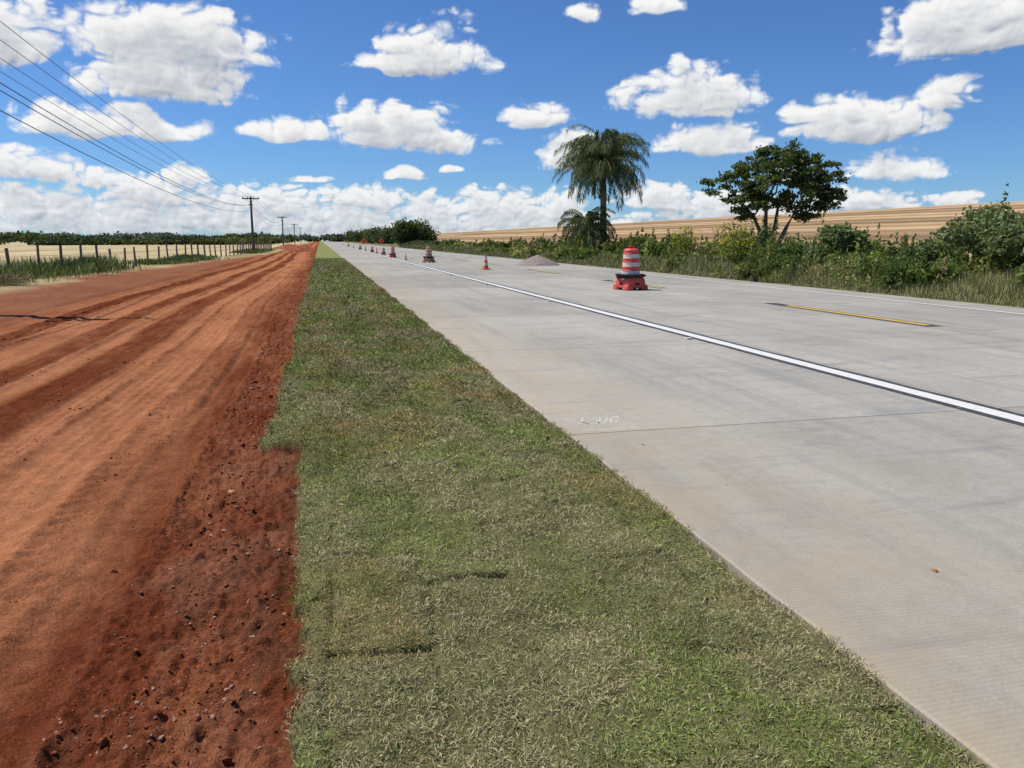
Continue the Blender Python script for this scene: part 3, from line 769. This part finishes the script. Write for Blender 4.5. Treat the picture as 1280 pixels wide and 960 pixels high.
def cdens(a,e,hi=True):
    wa=a+1.2*(fbm(a*.45,e*.8,2,501)-.5)+.35*(fbm(a*1.8,e*2.4,2,505)-.5); we=e+.6*(fbm(a*.5+9,e*.7,2,503)-.5)
    acc=np.full(a.shape,9.)
    for (a_,e_,hw,hh) in CL:
        qx=(wa-a_)/hw; qy=(we-(e_-.35*hh))/(hh*1.4); qy=np.where(qy<0,qy*-2.8,qy)
        dd=qx*qx+qy*qy; acc=np.minimum(acc,dd)
    o=5 if hi else 3
    bigb=billow(wa*.55,we*.85,o,511,.52); smb=billow(wa*1.15,we*1.8,o-1,521,.52)
    t=sstep(2.5,8,e); bl=smb*(1-t)+bigb*t
    return .95-acc+1.35*(bl-.40)+.8*(fbm(wa*.35,we*.6,3,531)-.5)
D=cdens(AZ,EL); od=np.zeros_like(D)
for k_,(da,de,wt) in enumerate([(-.15,.28,.5),(-.3,.6,.8),(-.55,1.1,1.0),(-.9,1.8,1.0)]):
    dk=cdens(AZ+da,EL+de,k_<2)
    if k_==0: D1=dk
    od+=np.clip(dk,0,1.1)*wt
alpha=sstep(.0,.50,D)*(.80+.20*sstep(.1,.6,D))
light=np.exp(-.50*od)
light=np.clip(.06+1.05*light+.42*(D-D1),0,1)
light=light**.72
col=A([.36,.41,.50])[None]*(1-light[:,None])+A([.99,.99,.98])[None]*light[:,None]  # sunlit tops and grey shaded undersides are painted into the cloud colour
hz_=(.25*(1-sstep(0,7,EL)))[:,None]; col=col*(1-hz_)+A([.58,.68,.80])[None]*hz_
na,ne=len(az),len(el)
Rr=2600; a_=np.radians(AZ); e_=np.radians(EL)
V=np.stack([Rr*np.sin(a_)*np.cos(e_),Rr*np.cos(a_)*np.cos(e_),Rr*np.sin(e_)+1.6],1)
ii=(np.arange(ne-1)[:,None]*na+np.arange(na-1)[None,:]).ravel()
F=np.stack([ii,ii+1,ii+1+na,ii+na],1)
F=F[alpha[F].max(1)>.004]
used=np.zeros(len(V),bool); used[F.ravel()]=True; remap=np.cumsum(used)-1
m=bpy.data.materials.new('cloud'); m.use_nodes=True; nt=NT(m.node_tree); nt.n.remove(nt.n['Principled BSDF'])
a=nt.new('ShaderNodeAttribute'); a.attribute_name='Col'; al=nt.new('ShaderNodeAttribute'); al.attribute_name='Alpha'
em=nt.new('ShaderNodeEmission'); nt.put(em.inputs[0],a.outputs['Color']); em.inputs[1].default_value=.94
tr=nt.new('ShaderNodeBsdfTransparent'); mx=nt.new('ShaderNodeMixShader'); nt.put(mx.inputs[0],al.outputs['Fac'])
nt.l.new(tr.outputs[0],mx.inputs[1]); nt.l.new(em.outputs[0],mx.inputs[2]); nt.l.new(mx.outputs[0],nt.n['Material Output'].inputs[0])
try: m.cycles.emission_sampling='NONE'
except Exception as ex: print(ex)
obj_np('sky_clouds',V[used],remap[F],[m],col[used],True,{'Alpha':alpha[used]})

sl=bpy.data.lights.new('sun','SUN'); sl.energy=4.5; sl.angle=math.radians(.5); sl.color=(1,.945,.85)
so_=bpy.data.objects.new('sun',sl); scene.collection.objects.link(so_)
a_=math.radians(SUN_AZ); e_=math.radians(SUN_EL)
dv=Vector((math.sin(a_)*math.cos(e_),math.cos(a_)*math.cos(e_),math.sin(e_)))
so_.rotation_euler=dv.to_track_quat('Z','Y').to_euler(); so_.location=(0,0,60)

cam=bpy.data.cameras.new('camera'); co=bpy.data.objects.new('camera',cam); scene.collection.objects.link(co)
co.location=(0,0,1.6); co.rotation_euler=(math.radians(90-10.6),0,math.radians(-13.78))
cam.sensor_width=36; cam.lens=27.06; cam.clip_start=.05; cam.clip_end=6000
scene.camera=co
print('done',time.time()-T0)
